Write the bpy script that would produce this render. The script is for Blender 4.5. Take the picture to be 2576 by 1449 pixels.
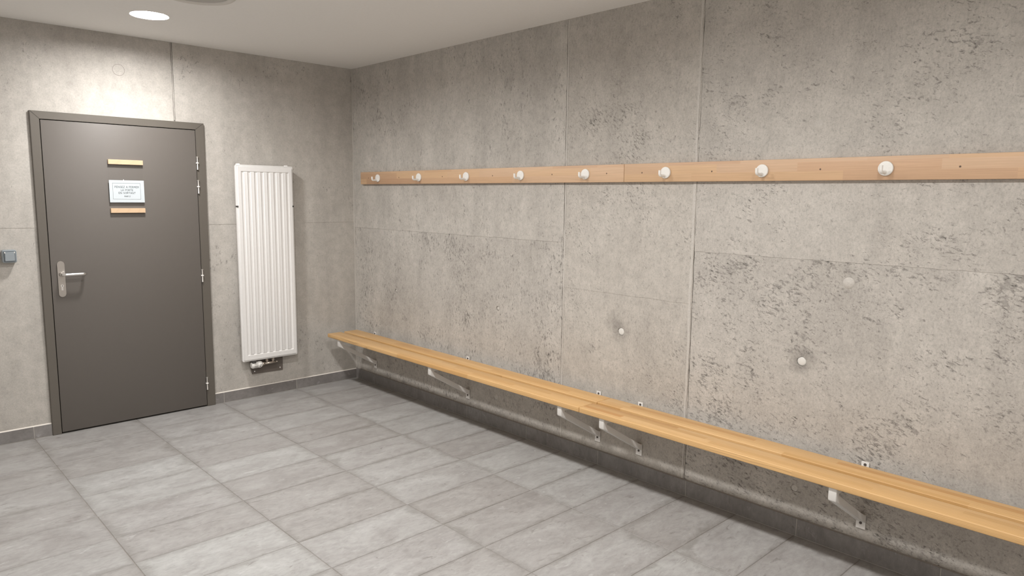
import bpy, bmesh, math, random
from mathutils import Vector, Matrix
from mathutils.geometry import delaunay_2d_cdt

for o in list(bpy.data.objects):
    bpy.data.objects.remove(o, do_unlink=True)
S = bpy.context.scene
COL = S.collection

# ------------------------------------------------------------------ camera
cd = bpy.data.cameras.new('camera')
cam = bpy.data.objects.new('camera', cd)
COL.objects.link(cam)
cam.location = (-3.1713, -5.2711, 1.5746)
cam.rotation_mode = 'XYZ'
cam.rotation_euler = (1.44205, -0.011476, -0.760121)
cd.sensor_fit = 'HORIZONTAL'
cd.sensor_width = 36.0
cd.lens = 1778.30 / 2576 * 36.0
cd.clip_start = 0.02
S.camera = cam

# ------------------------------------------------------------------ world, light, exposure
w = bpy.data.worlds.new('world')
S.world = w
w.use_nodes = True
w.node_tree.nodes['Background'].inputs[0].default_value = (0.6, 0.57, 0.53, 1)
w.node_tree.nodes['Background'].inputs[1].default_value = 0.0
LAMP_COLOUR = (1.0, 0.982, 0.968, 1)
LAMP_STRENGTH = 390.0
LAMP_SPOTS = [(-1.754, -0.693), (-1.754, -2.10), (-1.754, -3.51), (-1.754, -4.92)]
vs = S.view_settings
vs.view_transform = 'Standard'
vs.look = 'None'
vs.exposure = 0.0
vs.gamma = 1.0
vs.use_curve_mapping = False

H = 2.599            # ceiling height
XL = -3.51           # left wall
YF = -5.70           # wall behind the camera
random.seed(7)

# ------------------------------------------------------------------ material helpers
def new_mat(name):
    m = bpy.data.materials.new(name)
    m.use_nodes = True
    nt = m.node_tree
    return m, nt, nt.nodes['Principled BSDF']

def nd(nt, t, **kw):
    n = nt.nodes.new(t)
    for k, v in kw.items():
        if k == 'ins':
            for i, val in v.items():
                n.inputs[i].default_value = val
        else:
            setattr(n, k, v)
    return n

def ramp(nt, fac, stops, interp='LINEAR'):
    r = nt.nodes.new('ShaderNodeValToRGB')
    r.color_ramp.interpolation = interp
    el = r.color_ramp.elements
    while len(el) < len(stops):
        el.new(0.5)
    for e, (p, c) in zip(el, stops):
        e.position = p
        e.color = c if len(c) == 4 else (*c, 1)
    nt.links.new(fac, r.inputs[0])
    return r.outputs[0]

def g(v):
    return (v, v, v, 1)

def mix(nt, a, b, fac, mode='MIX'):
    n = nt.nodes.new('ShaderNodeMix')
    n.data_type = 'RGBA'
    n.blend_type = mode
    for sock, val in ((n.inputs[0], fac), (n.inputs[6], a), (n.inputs[7], b)):
        if hasattr(val, 'links'):
            nt.links.new(val, sock)
        elif isinstance(val, (int, float)):
            sock.default_value = val
        else:
            sock.default_value = val if len(val) == 4 else (*val, 1)
    return n.outputs[2]

def math_n(nt, op, a, b=None, clamp=False):
    n = nt.nodes.new('ShaderNodeMath')
    n.operation = op
    n.use_clamp = clamp
    for i, v in enumerate((a, b)):
        if v is None:
            continue
        if hasattr(v, 'links'):
            nt.links.new(v, n.inputs[i])
        else:
            n.inputs[i].default_value = v
    return n.outputs[0]

def mapping(nt, vec, scale=(1, 1, 1), loc=(0, 0, 0), rot=(0, 0, 0)):
    n = nt.nodes.new('ShaderNodeMapping')
    n.inputs['Scale'].default_value = scale
    n.inputs['Location'].default_value = loc
    n.inputs['Rotation'].default_value = rot
    nt.links.new(vec, n.inputs['Vector'])
    return n.outputs[0]

def noise(nt, vec, scale, detail=2, rough=0.5, dist=0.0):
    n = nt.nodes.new('ShaderNodeTexNoise')
    n.inputs['Scale'].default_value = scale
    n.inputs['Detail'].default_value = detail
    n.inputs['Roughness'].default_value = rough
    n.inputs['Distortion'].default_value = dist
    nt.links.new(vec, n.inputs['Vector'])
    return n.outputs[0]

def simple(name, col, rough=0.5, metal=0.0, spec=0.5, coat=0.0, bump=None, var=0.012):
    m, nt, b = new_mat(name)
    b.inputs['Base Color'].default_value = (*col, 1)
    b.inputs['Roughness'].default_value = rough
    b.inputs['Metallic'].default_value = metal
    b.inputs['Specular IOR Level'].default_value = spec
    b.inputs['Coat Weight'].default_value = coat
    tc = nt.nodes.new('ShaderNodeTexCoord')
    sc, st = bump or (180, 0.03)
    n = noise(nt, tc.outputs['Object'], sc, 3)
    bp = nd(nt, 'ShaderNodeBump', ins={'Strength': st, 'Distance': 0.002})
    nt.links.new(n, bp.inputs['Height'])
    nt.links.new(bp.outputs[0], b.inputs['Normal'])
    v = ramp(nt, n, [(0.3, tuple(c * (1 - var) for c in col)), (0.7, tuple(min(1, c * (1 + var)) for c in col))])
    nt.links.new(v, b.inputs['Base Color'])
    return m

# ---- cast concrete.  Object coordinates are metres in the room.
def concrete(name, light, dark, seed, worm, pit, blotch, streak, wormscale=34.0, tilt=0.0, plane='x', stains=(), fleck=0.7):
    m, nt, b = new_mat(name)
    tc = nt.nodes.new('ShaderNodeTexCoord')
    P = mapping(nt, tc.outputs['Object'], loc=(seed, seed * 0.7, seed * 1.3))
    cloud = noise(nt, P, 1.3, 6, 0.62, 0.4)
    c = ramp(nt, cloud, [(0.30, dark), (0.70, light)])
    # uneven wet patches, taller than wide
    st = noise(nt, mapping(nt, P, (5, 5, 0.9)), 1.2, 5, 0.6, 0.3)
    c = mix(nt, c, ramp(nt, st, [(0.35, g(0.84)), (0.62, g(1.06))]), streak, 'MULTIPLY')
    mott = noise(nt, P, 16, 5, 0.65)
    c = mix(nt, c, ramp(nt, mott, [(0.30, g(0.86)), (0.66, g(1.07))]), 0.75, 'MULTIPLY')
    grain = noise(nt, P, 150, 4, 0.7)
    c = mix(nt, c, ramp(nt, grain, [(0.3, g(0.80)), (0.7, g(1.13))]), 0.60, 'MULTIPLY')
    fl = noise(nt, mapping(nt, P, (1, 1, 0.7)), 85, 6, 0.74, 0.3)
    c = mix(nt, c, ramp(nt, fl, [(0.36, g(1.12)), (0.50, g(1.0)), (0.57, g(0.92)), (0.64, g(0.70))]), fleck, 'MULTIPLY')
    for (sy, sz, sr, sa) in stains:   # damp halo left around a plugged tie hole
        vd = nt.nodes.new('ShaderNodeVectorMath')
        vd.operation = 'DISTANCE'
        nt.links.new(tc.outputs['Object'], vd.inputs[0])
        vd.inputs[1].default_value = (0.002, sy, sz)
        q = math_n(nt, 'ADD', vd.outputs['Value'], math_n(nt, 'MULTIPLY', math_n(nt, 'SUBTRACT', mott, 0.5), sr * 1.2))
        c = mix(nt, c, g(sa), ramp(nt, math_n(nt, 'DIVIDE', q, sr), [(0.25, g(1)), (1.0, g(0))]), 'MULTIPLY')
    # short worm-like tears in the cement skin, denser in places
    rot = (tilt, 0, 0) if plane == 'x' else (0, tilt, 0)
    den = noise(nt, P, 1.9, 3, 0.55)
    den2 = noise(nt, P, 6.5, 2, 0.5)
    dd = math_n(nt, 'ADD', math_n(nt, 'MULTIPLY', math_n(nt, 'SUBTRACT', den, 0.5), 0.30), math_n(nt, 'MULTIPLY', math_n(nt, 'SUBTRACT', den2, 0.5), 0.26))
    PR = mapping(nt, P, rot=rot)
    wn = noise(nt, mapping(nt, PR, (1.0, 1.0, 0.52)), wormscale, 5.5, 0.70, 0.5)
    wm1 = math_n(nt, 'MULTIPLY', math_n(nt, 'SUBTRACT', wn, math_n(nt, 'SUBTRACT', worm, dd)), 26.0, True)
    wb = noise(nt, mapping(nt, PR, (1.0, 1.0, 0.65)), wormscale * 0.42, 7, 0.76, 0.4)
    wm2 = math_n(nt, 'MULTIPLY', math_n(nt, 'SUBTRACT', wb, math_n(nt, 'SUBTRACT', worm + 0.045, dd)), 30.0, True)
    wm = math_n(nt, 'MAXIMUM', wm1, math_n(nt, 'MULTIPLY', wm2, 0.85))
    wcol = mix(nt, c, tuple(d * 0.42 for d in dark), 0.55)
    c = mix(nt, c, wcol, wm)
    deep = math_n(nt, 'MULTIPLY', math_n(nt, 'SUBTRACT', wn, math_n(nt, 'SUBTRACT', worm + 0.085, dd)), 30.0, True)
    c = mix(nt, c, tuple(d * 0.22 for d in dark), math_n(nt, 'MULTIPLY', deep, 0.8))
    # larger peeled blotches
    bn = noise(nt, P, 8.0, 8, 0.74, 0.4)
    bm = math_n(nt, 'MULTIPLY', math_n(nt, 'SUBTRACT', math_n(nt, 'ADD', bn, math_n(nt, 'MULTIPLY', den, 0.30)), 0.90 - blotch), 22.0, True)
    c = mix(nt, c, mix(nt, c, (dark[0] * 0.66, dark[1] * 0.62, dark[2] * 0.56), 0.62), bm)
    # air holes
    vo = nt.nodes.new('ShaderNodeTexVoronoi')
    vo.inputs['Scale'].default_value = 23.0
    nt.links.new(P, vo.inputs['Vector'])
    sz = math_n(nt, 'MULTIPLY', math_n(nt, 'SUBTRACT', nd_sep(nt, vo.outputs['Color']), 1.0 - pit), 0.30)
    hm = math_n(nt, 'MULTIPLY', math_n(nt, 'SUBTRACT', sz, vo.outputs['Distance']), 40.0, True)
    c = mix(nt, c, (0.035, 0.030, 0.026), math_n(nt, 'MULTIPLY', hm, 0.85))
    nt.links.new(c, b.inputs['Base Color'])
    b.inputs['Roughness'].default_value = 0.82
    b.inputs['Specular IOR Level'].default_value = 0.25
    hgt = math_n(nt, 'SUBTRACT', math_n(nt, 'ADD', math_n(nt, 'MULTIPLY', grain, 0.35), math_n(nt, 'MULTIPLY', mott, 0.6)),
                 math_n(nt, 'ADD', wm, math_n(nt, 'MULTIPLY', hm, 1.6)))
    bp = nd(nt, 'ShaderNodeBump', ins={'Strength': 0.40, 'Distance': 0.0022})
    nt.links.new(hgt, bp.inputs['Height'])
    nt.links.new(bp.outputs[0], b.inputs['Normal'])
    return m

def nd_sep(nt, col):
    n = nt.nodes.new('ShaderNodeSeparateColor')
    nt.links.new(col, n.inputs[0])
    return n.outputs[0]

# ---- edge-glued boards: staves run along local Y
def board_wood(name, cols, stave_w, stave_l, axis, ring_scale, ring_amt, rough=0.42, coat=0.15, dark=(0.22, 0.11, 0.04)):
    m, nt, b = new_mat(name)
    tc = nt.nodes.new('ShaderNodeTexCoord')
    oi = nt.nodes.new('ShaderNodeObjectInfo')
    sp = nt.nodes.new('ShaderNodeSeparateXYZ')
    nt.links.new(tc.outputs['Object'], sp.inputs[0])
    across = sp.outputs[0 if axis == 'x' else 2]
    row = math_n(nt, 'FLOOR', math_n(nt, 'DIVIDE', across, stave_w))
    row = math_n(nt, 'ADD', row, math_n(nt, 'MULTIPLY', oi.outputs['Random'], 313.0))
    wn = nt.nodes.new('ShaderNodeTexWhiteNoise')
    wn.noise_dimensions = '1D'
    nt.links.new(row, wn.inputs['W'])
    shift = math_n(nt, 'MULTIPLY', wn.outputs['Value'], 7.0)
    run = math_n(nt, 'ADD', math_n(nt, 'DIVIDE', sp.outputs[1], stave_l), shift)
    # uneven stave lengths
    wob = math_n(nt, 'MULTIPLY', math_n(nt, 'SINE', math_n(nt, 'MULTIPLY', run, 2.3)), 0.22)
    seg = math_n(nt, 'FLOOR', math_n(nt, 'ADD', run, wob))
    cv = nt.nodes.new('ShaderNodeCombineXYZ')
    nt.links.new(row, cv.inputs[0])
    nt.links.new(seg, cv.inputs[1])
    w2 = nt.nodes.new('ShaderNodeTexWhiteNoise')
    w2.noise_dimensions = '3D'
    nt.links.new(cv.outputs[0], w2.inputs['Vector'])
    base = ramp(nt, w2.outputs['Value'], [(i / (len(cols) - 1), c) for i, c in enumerate(cols)])
    # growth rings, a new offset for every stave
    off = nt.nodes.new('ShaderNodeVectorMath')
    off.operation = 'MULTIPLY_ADD'
    nt.links.new(w2.outputs['Color'], off.inputs[0])
    off.inputs[1].default_value = (0.30, 9.0, 0.30)
    nt.links.new(tc.outputs['Object'], off.inputs[2])
    V = mapping(nt, off.outputs[0], (1.0, 0.28, 1.0))
    wv = nt.nodes.new('ShaderNodeTexWave')
    wv.wave_type = 'RINGS'
    wv.rings_direction = 'Y'
    wv.wave_profile = 'SAW'
    wv.inputs['Scale'].default_value = ring_scale
    wv.inputs['Distortion'].default_value = 13.0
    wv.inputs['Detail'].default_value = 0.6
    wv.inputs['Detail Scale'].default_value = 0.16
    nt.links.new(V, wv.inputs['Vector'])
    rg = ramp(nt, wv.outputs['Fac'], [(0.0, g(0.0)), (0.62, g(0.12)), (0.90, g(1.0)), (1.0, g(0.2))])
    rf = math_n(nt, 'MULTIPLY', rg, ring_amt)
    c = mix(nt, base, mix(nt, base, dark, 0.75), rf)
    fib = noise(nt, mapping(nt, off.outputs[0], (300, 6, 300)), 1.0, 3, 0.6)
    c = mix(nt, c, ramp(nt, fib, [(0.3, g(0.90)), (0.7, g(1.07))]), 0.7, 'MULTIPLY')
    nt.links.new(c, b.inputs['Base Color'])
    b.inputs['Roughness'].default_value = rough
    b.inputs['Coat Weight'].default_value = coat
    b.inputs['Coat Roughness'].default_value = 0.3
    bp = nd(nt, 'ShaderNodeBump', ins={'Strength': 0.10, 'Distance': 0.001})
    nt.links.new(fib, bp.inputs['Height'])
    nt.links.new(bp.outputs[0], b.inputs['Normal'])
    return m

def tile_material(name, light, dark, rough, edge=True, seed=0.0):
    m, nt, b = new_mat(name)
    tc = nt.nodes.new('ShaderNodeTexCoord')
    oi = nt.nodes.new('ShaderNodeObjectInfo')
    ro = nt.nodes.new('ShaderNodeCombineXYZ')
    for i, k in enumerate((37.0, 53.0, 11.0)):
        nt.links.new(math_n(nt, 'MULTIPLY', oi.outputs['Random'], k), ro.inputs[i])
    ad = nt.nodes.new('ShaderNodeVectorMath')
    ad.operation = 'ADD'
    nt.links.new(tc.outputs['Object'], ad.inputs[0])
    nt.links.new(ro.outputs[0], ad.inputs[1])
    P = ad.outputs[0]
    cl = noise(nt, mapping(nt, P, (1.0, 1.7, 1.0)), 3.6, 6, 0.64, 0.6)
    c = ramp(nt, cl, [(0.32, dark), (0.64, light)])
    fn = noise(nt, mapping(nt, P, (1.0, 2.0, 1.0)), 26, 5, 0.68, 0.5)
    c = mix(nt, c, ramp(nt, fn, [(0.3, g(0.80)), (0.5, g(1.0)), (0.7, g(1.14))]), 0.75, 'MULTIPLY')
    sc = noise(nt, mapping(nt, P, (1.0, 2.8, 1.0)), 9, 6, 0.72, 1.0)
    c = mix(nt, c, mix(nt, c, g(0.60), 0.30), ramp(nt, sc, [(0.60, g(0)), (0.70, g(1))]))
    c = mix(nt, c, mix(nt, c, (0.085, 0.072, 0.055), 0.55), ramp(nt, sc, [(0.28, g(1)), (0.40, g(0))]))
    # grime printed towards the tile edges, in uneven runs
    gs = nt.nodes.new('ShaderNodeSeparateXYZ')
    nt.links.new(tc.outputs['Generated'], gs.inputs[0])
    ex = math_n(nt, 'MULTIPLY', math_n(nt, 'ABSOLUTE', math_n(nt, 'SUBTRACT', gs.outputs[0], 0.5)), 2.0)
    ey = math_n(nt, 'MULTIPLY', math_n(nt, 'ABSOLUTE', math_n(nt, 'SUBTRACT', gs.outputs[1], 0.5)), 2.0)
    em = math_n(nt, 'ADD', math_n(nt, 'MAXIMUM', math_n(nt, 'POWER', ex, 5.0), math_n(nt, 'POWER', ey, 3.5)), math_n(nt, 'MULTIPLY', math_n(nt, 'SUBTRACT', cl, 0.5), 3.6))
    ef = ramp(nt, math_n(nt, 'SUBTRACT', em, math_n(nt, 'MULTIPLY', fn, 0.5)), [(0.30, g(0)), (0.95, g(1))])
    if edge:
        c = mix(nt, c, mix(nt, c, (0.110, 0.097, 0.080), 0.42), ef)
    tone = ramp(nt, math_n(nt, 'FRACT', math_n(nt, 'MULTIPLY', oi.outputs['Random'], 17.31)), [(0.0, (0.925, 0.915, 0.905)), (0.6, (1.0, 1.0, 1.0)), (1.0, (1.09, 1.11, 1.11))])
    c = mix(nt, c, tone, 1.0, 'MULTIPLY')
    nt.links.new(c, b.inputs['Base Color'])
    rr = ramp(nt, fn, [(0.3, g(rough - 0.05)), (0.7, g(rough + 0.07))])
    nt.links.new(rr, b.inputs['Roughness'])
    b.inputs['Specular IOR Level'].default_value = 0.45
    bp = nd(nt, 'ShaderNodeBump', ins={'Strength': 0.12, 'Distance': 0.0012})
    nt.links.new(fn, bp.inputs['Height'])
    nt.links.new(bp.outputs[0], b.inputs['Normal'])
    return m

M = {}
WL, WD = (0.50, 0.470, 0.430), (0.405, 0.377, 0.341)
M['conc_back'] = concrete('concrete back', (0.50, 0.473, 0.434), (0.43, 0.402, 0.365), 3.1, 0.665, 0.10, -0.06, 0.5, 60.0, plane='y', fleck=0.28)
M['conc_back_r'] = concrete('concrete back right', (0.53, 0.501, 0.460), (0.44, 0.411, 0.373), 5.7, 0.640, 0.10, -0.06, 0.6, 60.0, plane='y', fleck=0.28)
M['conc_a'] = concrete('concrete panel a', WL, WD, 11.3, 0.570, 0.18, -0.02, 0.6, 66.0, 0.15)
M['conc_a2'] = concrete('concrete panel a upper', (0.52, 0.489, 0.447), (0.425, 0.396, 0.358), 14.9, 0.620, 0.14, -0.05, 0.7, 62.0, 0.1)
M['conc_b'] = concrete('concrete panel b', (0.505, 0.472, 0.428), (0.42, 0.388, 0.347), 21.7, 0.618, 0.30, -0.05, 0.4, 95.0, 0.9, stains=[(-2.8444, 0.83, 0.075, 0.74), (-2.80, 0.86, 0.09, 0.85)])
M['conc_c'] = concrete('concrete panel c', (0.495, 0.464, 0.424), (0.395, 0.367, 0.332), 31.2, 0.575, 0.30, 0.060, 0.4, 78.0, 1.25, stains=[(-3.8848, 0.84, 0.085, 0.72)])
M['conc_c2'] = concrete('concrete panel c upper', (0.515, 0.483, 0.441), (0.415, 0.386, 0.349), 36.6, 0.605, 0.30, 0.015, 0.4, 78.0, 1.25)
M['conc_core'] = simple('concrete core', (0.28, 0.258, 0.232), 0.9, var=0.08, bump=(90, 0.3))
M['fin'] = simple('cement fin', (0.50, 0.47, 0.43), 0.85, var=0.08, bump=(120, 0.4))
M['patch'] = simple('cement patch', (0.50, 0.47, 0.43), 0.85, var=0.08, bump=(140, 0.3))
M['bead'] = simple('pale sealant bead', (0.50, 0.47, 0.43), 0.7, bump=(70, 0.3))
M['groutbead'] = simple('white grout bead', (0.66, 0.62, 0.56), 0.8, bump=(90, 0.5))
M['plug'] = simple('pale plastic plug', (0.66, 0.64, 0.60), 0.6)
M['bouncefill'] = simple('white plaster', (0.80, 0.78, 0.75), 0.8, bump=(60, 0.05))  # white chosen for the unseen walls as added fill light
M['ceiling'] = simple('ceiling paint', (0.83, 0.815, 0.79), 0.85, bump=(60, 0.04))
M['grout'] = simple('floor grout', (0.25, 0.23, 0.21), 0.9, var=0.08, bump=(200, 0.3))
M['bbgrout'] = simple('skirting grout', (0.46, 0.43, 0.39), 0.9, bump=(200, 0.3))
M['tile'] = tile_material('grey porcelain tile', (0.350, 0.342, 0.332), (0.262, 0.249, 0.239), 0.46)
M['skirt'] = tile_material('grey skirting tile', (0.245, 0.231, 0.222), (0.180, 0.167, 0.159), 0.5, False)
M['door'] = simple('taupe door lacquer', (0.122, 0.109, 0.097), 0.50, spec=0.38, bump=(260, 0.04))
M['frame'] = simple('taupe frame lacquer', (0.115, 0.102, 0.086), 0.45, spec=0.4, bump=(260, 0.04))
M['steel'] = simple('satin steel', (0.46, 0.43, 0.40), 0.34, 1.0)
M['brightsteel'] = simple('polished steel', (0.80, 0.78, 0.76), 0.22, 1.0)
M['hinge'] = simple('zinc hinge', (0.72, 0.70, 0.67), 0.38, 0.9)
M['nickel'] = simple('nickel valve', (0.62, 0.55, 0.48), 0.35, 0.9)
M['black'] = simple('black void', (0.012, 0.010, 0.009), 0.7)
M['radiator'] = simple('white radiator enamel', (0.80, 0.785, 0.765), 0.30, bump=(40, 0.01))
M['white'] = simple('white plastic', (0.80, 0.78, 0.74), 0.35, bump=(80, 0.02))
M['whitesteel'] = simple('white powder coat', (0.74, 0.715, 0.68), 0.40, bump=(300, 0.05))
M['plate'] = simple('taupe pipe plate', (0.13, 0.110, 0.094), 0.45)
M['clip'] = simple('dark clip', (0.06, 0.055, 0.05), 0.6)
M['screw'] = simple('dark screw head', (0.10, 0.085, 0.075), 0.45, 0.6)
M['screwhole'] = simple('screw recess', (0.13, 0.085, 0.06), 0.7)
M['switch'] = simple('grey blue plastic', (0.16, 0.185, 0.205), 0.35)
M['switchlight'] = simple('light grey blue plastic', (0.26, 0.29, 0.31), 0.32)
M['slot'] = simple('dark slot', (0.10, 0.09, 0.08), 0.7)
M['paper'] = simple('cool white paper', (0.53, 0.575, 0.60), 0.6)
M['ink'] = simple('dark ink', (0.09, 0.105, 0.11), 0.7)
M['signwood'] = board_wood('sign bar wood', [(0.60, 0.425, 0.27), (0.64, 0.455, 0.295)], 0.5, 3.0, 'x', 6.0, 0.1)
M['grille'] = simple('grey grille', (0.46, 0.44, 0.415), 0.6)
M['reflector'] = simple('white reflector', (0.82, 0.81, 0.79), 0.5)
M['rim'] = simple('pale grey rim', (0.66, 0.63, 0.59), 0.5)
M['pine'] = board_wood('varnished pine', [(0.58, 0.34, 0.130), (0.645, 0.40, 0.172), (0.635, 0.39, 0.165), (0.69, 0.44, 0.20), (0.615, 0.37, 0.15), (0.52, 0.26, 0.08)], 0.0312, 0.55, 'x', 66.0, 0.55)
M['beech'] = board_wood('oiled beech', [(0.49, 0.30, 0.18), (0.565, 0.375, 0.235), (0.595, 0.405, 0.262), (0.605, 0.40, 0.233), (0.525, 0.33, 0.21)], 0.041, 0.44, 'z', 40.0, 0.16, 0.5, 0.05, (0.28, 0.15, 0.08))

def clear_sheet():
    m, nt, b = new_mat('clear acrylic')
    out = nt.nodes['Material Output']
    tr = nd(nt, 'ShaderNodeBsdfTransparent', ins={0: (1, 1, 1, 1)})
    gl = nd(nt, 'ShaderNodeBsdfGlossy', ins={0: (1, 1, 1, 1), 1: 0.05})
    mx = nt.nodes.new('ShaderNodeMixShader')
    mx.inputs[0].default_value = 0.02
    nt.links.new(tr.outputs[0], mx.inputs[1])
    nt.links.new(gl.outputs[0], mx.inputs[2])
    nt.links.new(mx.outputs[0], out.inputs[0])
    return m
M['acrylic'] = clear_sheet()

def lamp_material():
    m, nt, b = new_mat('lit diffuser')
    out = nt.nodes['Material Output']
    e = nd(nt, 'ShaderNodeEmission', ins={0: LAMP_COLOUR, 1: LAMP_STRENGTH})
    nt.links.new(e.outputs[0], out.inputs[0])
    return m
M['lamp'] = lamp_material()

# ------------------------------------------------------------------ geometry helpers
def link_mesh(name, me, mat, parent=None, smooth=False):
    o = bpy.data.objects.new(name, me)
    COL.objects.link(o)
    if mat and not me.materials:
        me.materials.append(mat)
    if parent:
        o.parent = parent
    if smooth:
        for p in me.polygons:
            p.use_smooth = True
    return o

def obj(name, bm, mat, parent=None, smooth=False, auto=None):
    bmesh.ops.recalc_face_normals(bm, faces=bm.faces[:])
    me = bpy.data.meshes.new(name)
    bm.to_mesh(me)
    bm.free()
    o = link_mesh(name, me, mat, parent, smooth or auto is not None)
    if auto is not None:
        me.set_sharp_from_angle(angle=math.radians(auto))
    return o

def empty(name, loc=(0, 0, 0), parent=None):
    o = bpy.data.objects.new(name, None)
    COL.objects.link(o)
    o.location = loc
    o.empty_display_size = 0.1
    if parent:
        o.parent = parent
    return o

def tag(o, label=None, cat=None, group=None, kind=None):
    if label: o['label'] = label
    if cat: o['category'] = cat
    if group: o['group'] = group
    if kind: o['kind'] = kind
    return o

def box(bm, a, b, bevel=0.0, seg=1):
    r = bmesh.ops.create_cube(bm, size=1.0)
    vs_ = r['verts']
    for v in vs_:
        v.co = Vector((a[i] + (b[i] - a[i]) * (v.co[i] + 0.5) for i in range(3)))
    if bevel:
        es = list({e for v in vs_ for e in v.link_edges})
        bmesh.ops.bevel(bm, geom=es, offset=bevel, segments=seg, profile=0.5, affect='EDGES')
    return bm

def boxo(name, a, b, mat, parent=None, bevel=0.0, seg=1, auto=None):
    return obj(name, box(bmesh.new(), a, b, bevel, seg), mat, parent, auto=auto)

def prism(bm, pts, axis, d0, d1):
    """closed outline pts (u,v) extruded along axis from d0 to d1"""
    def co(u, v, d):
        return {'x': (d, u, v), 'y': (u, d, v), 'z': (u, v, d)}[axis]
    A = [bm.verts.new(co(u, v, d0)) for u, v in pts]
    B = [bm.verts.new(co(u, v, d1)) for u, v in pts]
    bm.faces.new(A)
    bm.faces.new(B[::-1])
    n = len(pts)
    for i in range(n):
        bm.faces.new((A[i], B[i], B[(i + 1) % n], A[(i + 1) % n]))
    return bm

def lathe(bm, profile, centre, axis='z', n=32):
    """profile: list of (radius, along-axis) from one end to the other; ends closed when radius is 0"""
    rings = []
    c = Vector(centre)
    for r, t in profile:
        ring = []
        if r < 1e-7:
            ring = [bm.verts.new(c + {'x': Vector((t, 0, 0)), 'y': Vector((0, t, 0)), 'z': Vector((0, 0, t))}[axis])]
        else:
            for k in range(n):
                a = 2 * math.pi * k / n
                ca, sa = r * math.cos(a), r * math.sin(a)
                ring.append(bm.verts.new(c + {'x': Vector((t, ca, sa)), 'y': Vector((ca, t, sa)), 'z': Vector((ca, sa, t))}[axis]))
        rings.append(ring)
    for A, B in zip(rings, rings[1:]):
        if len(A) == 1 and len(B) == 1:
            continue
        for k in range(n):
            k2 = (k + 1) % n
            if len(A) == 1:
                bm.faces.new((A[0], B[k], B[k2]))
            elif len(B) == 1:
                bm.faces.new((A[k], B[0], A[k2]))
            else:
                bm.faces.new((A[k], B[k], B[k2], A[k2]))
    return bm

def fillet(pts, rads, n=6):
    out = [Vector(pts[0])]
    for i in range(1, len(pts) - 1):
        p0, p1, p2 = Vector(pts[i - 1]), Vector(pts[i]), Vector(pts[i + 1])
        r = rads if isinstance(rads, (int, float)) else rads[i - 1]
        d0, d1 = (p0 - p1).normalized(), (p2 - p1).normalized()
        ang = d0.angle(d1)
        t = r / math.tan(ang / 2)
        a, b = p1 + d0 * t, p1 + d1 * t
        cen = p1 + (d0 + d1).normalized() * (r / math.sin(ang / 2))
        va, vb = a - cen, b - cen
        tot = va.angle(vb)
        ax = va.cross(vb).normalized()
        for k in range(n + 1):
            out.append(cen + Matrix.Rotation(tot * k / n, 3, ax) @ va)
    out.append(Vector(pts[-1]))
    return out

def tube(bm, path, r, n=14, cap=True):
    path = [Vector(p) for p in path]
    rings = []
    up = None
    for i, p in enumerate(path):
        t = (path[min(i + 1, len(path) - 1)] - path[max(i - 1, 0)]).normalized()
        if up is None:
            up = t.orthogonal().normalized()
        up = (up - t * up.dot(t)).normalized()
        s = t.cross(up)
        rr = r[i] if isinstance(r, (list, tuple)) else r
        rings.append([bm.verts.new(p + (up * math.cos(2 * math.pi * k / n) + s * math.sin(2 * math.pi * k / n)) * rr) for k in range(n)])
    for A, B in zip(rings, rings[1:]):
        for k in range(n):
            bm.faces.new((A[k], A[(k + 1) % n], B[(k + 1) % n], B[k]))
    if cap:
        bm.faces.new(rings[0][::-1])
        bm.faces.new(rings[-1])
    return bm

def copy_tree(o, parent=None):
    c = o.copy()
    COL.objects.link(c)
    c.parent = parent
    for ch in list(o.children):
        copy_tree(ch, c)
    return c

def ragged(loop, step, amp, rnd):
    """subdivide a closed outline; edges flagged True get a jitter"""
    out = []
    n = len(loop)
    for i in range(n):
        (u0, v0, fl), (u1, v1, _) = loop[i], loop[(i + 1) % n]
        out.append((u0, v0))
        if not fl:
            continue
        L = math.hypot(u1 - u0, v1 - v0)
        k = max(2, int(L / step))
        nx, ny = -(v1 - v0) / L, (u1 - u0) / L
        w_ = 0.0
        for j in range(1, k):
            w_ = 0.72 * w_ + rnd.uniform(-amp, amp)
            t = j / k
            out.append((u0 + (u1 - u0) * t + nx * w_, v0 + (v1 - v0) * t + ny * w_))
    return out

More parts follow.
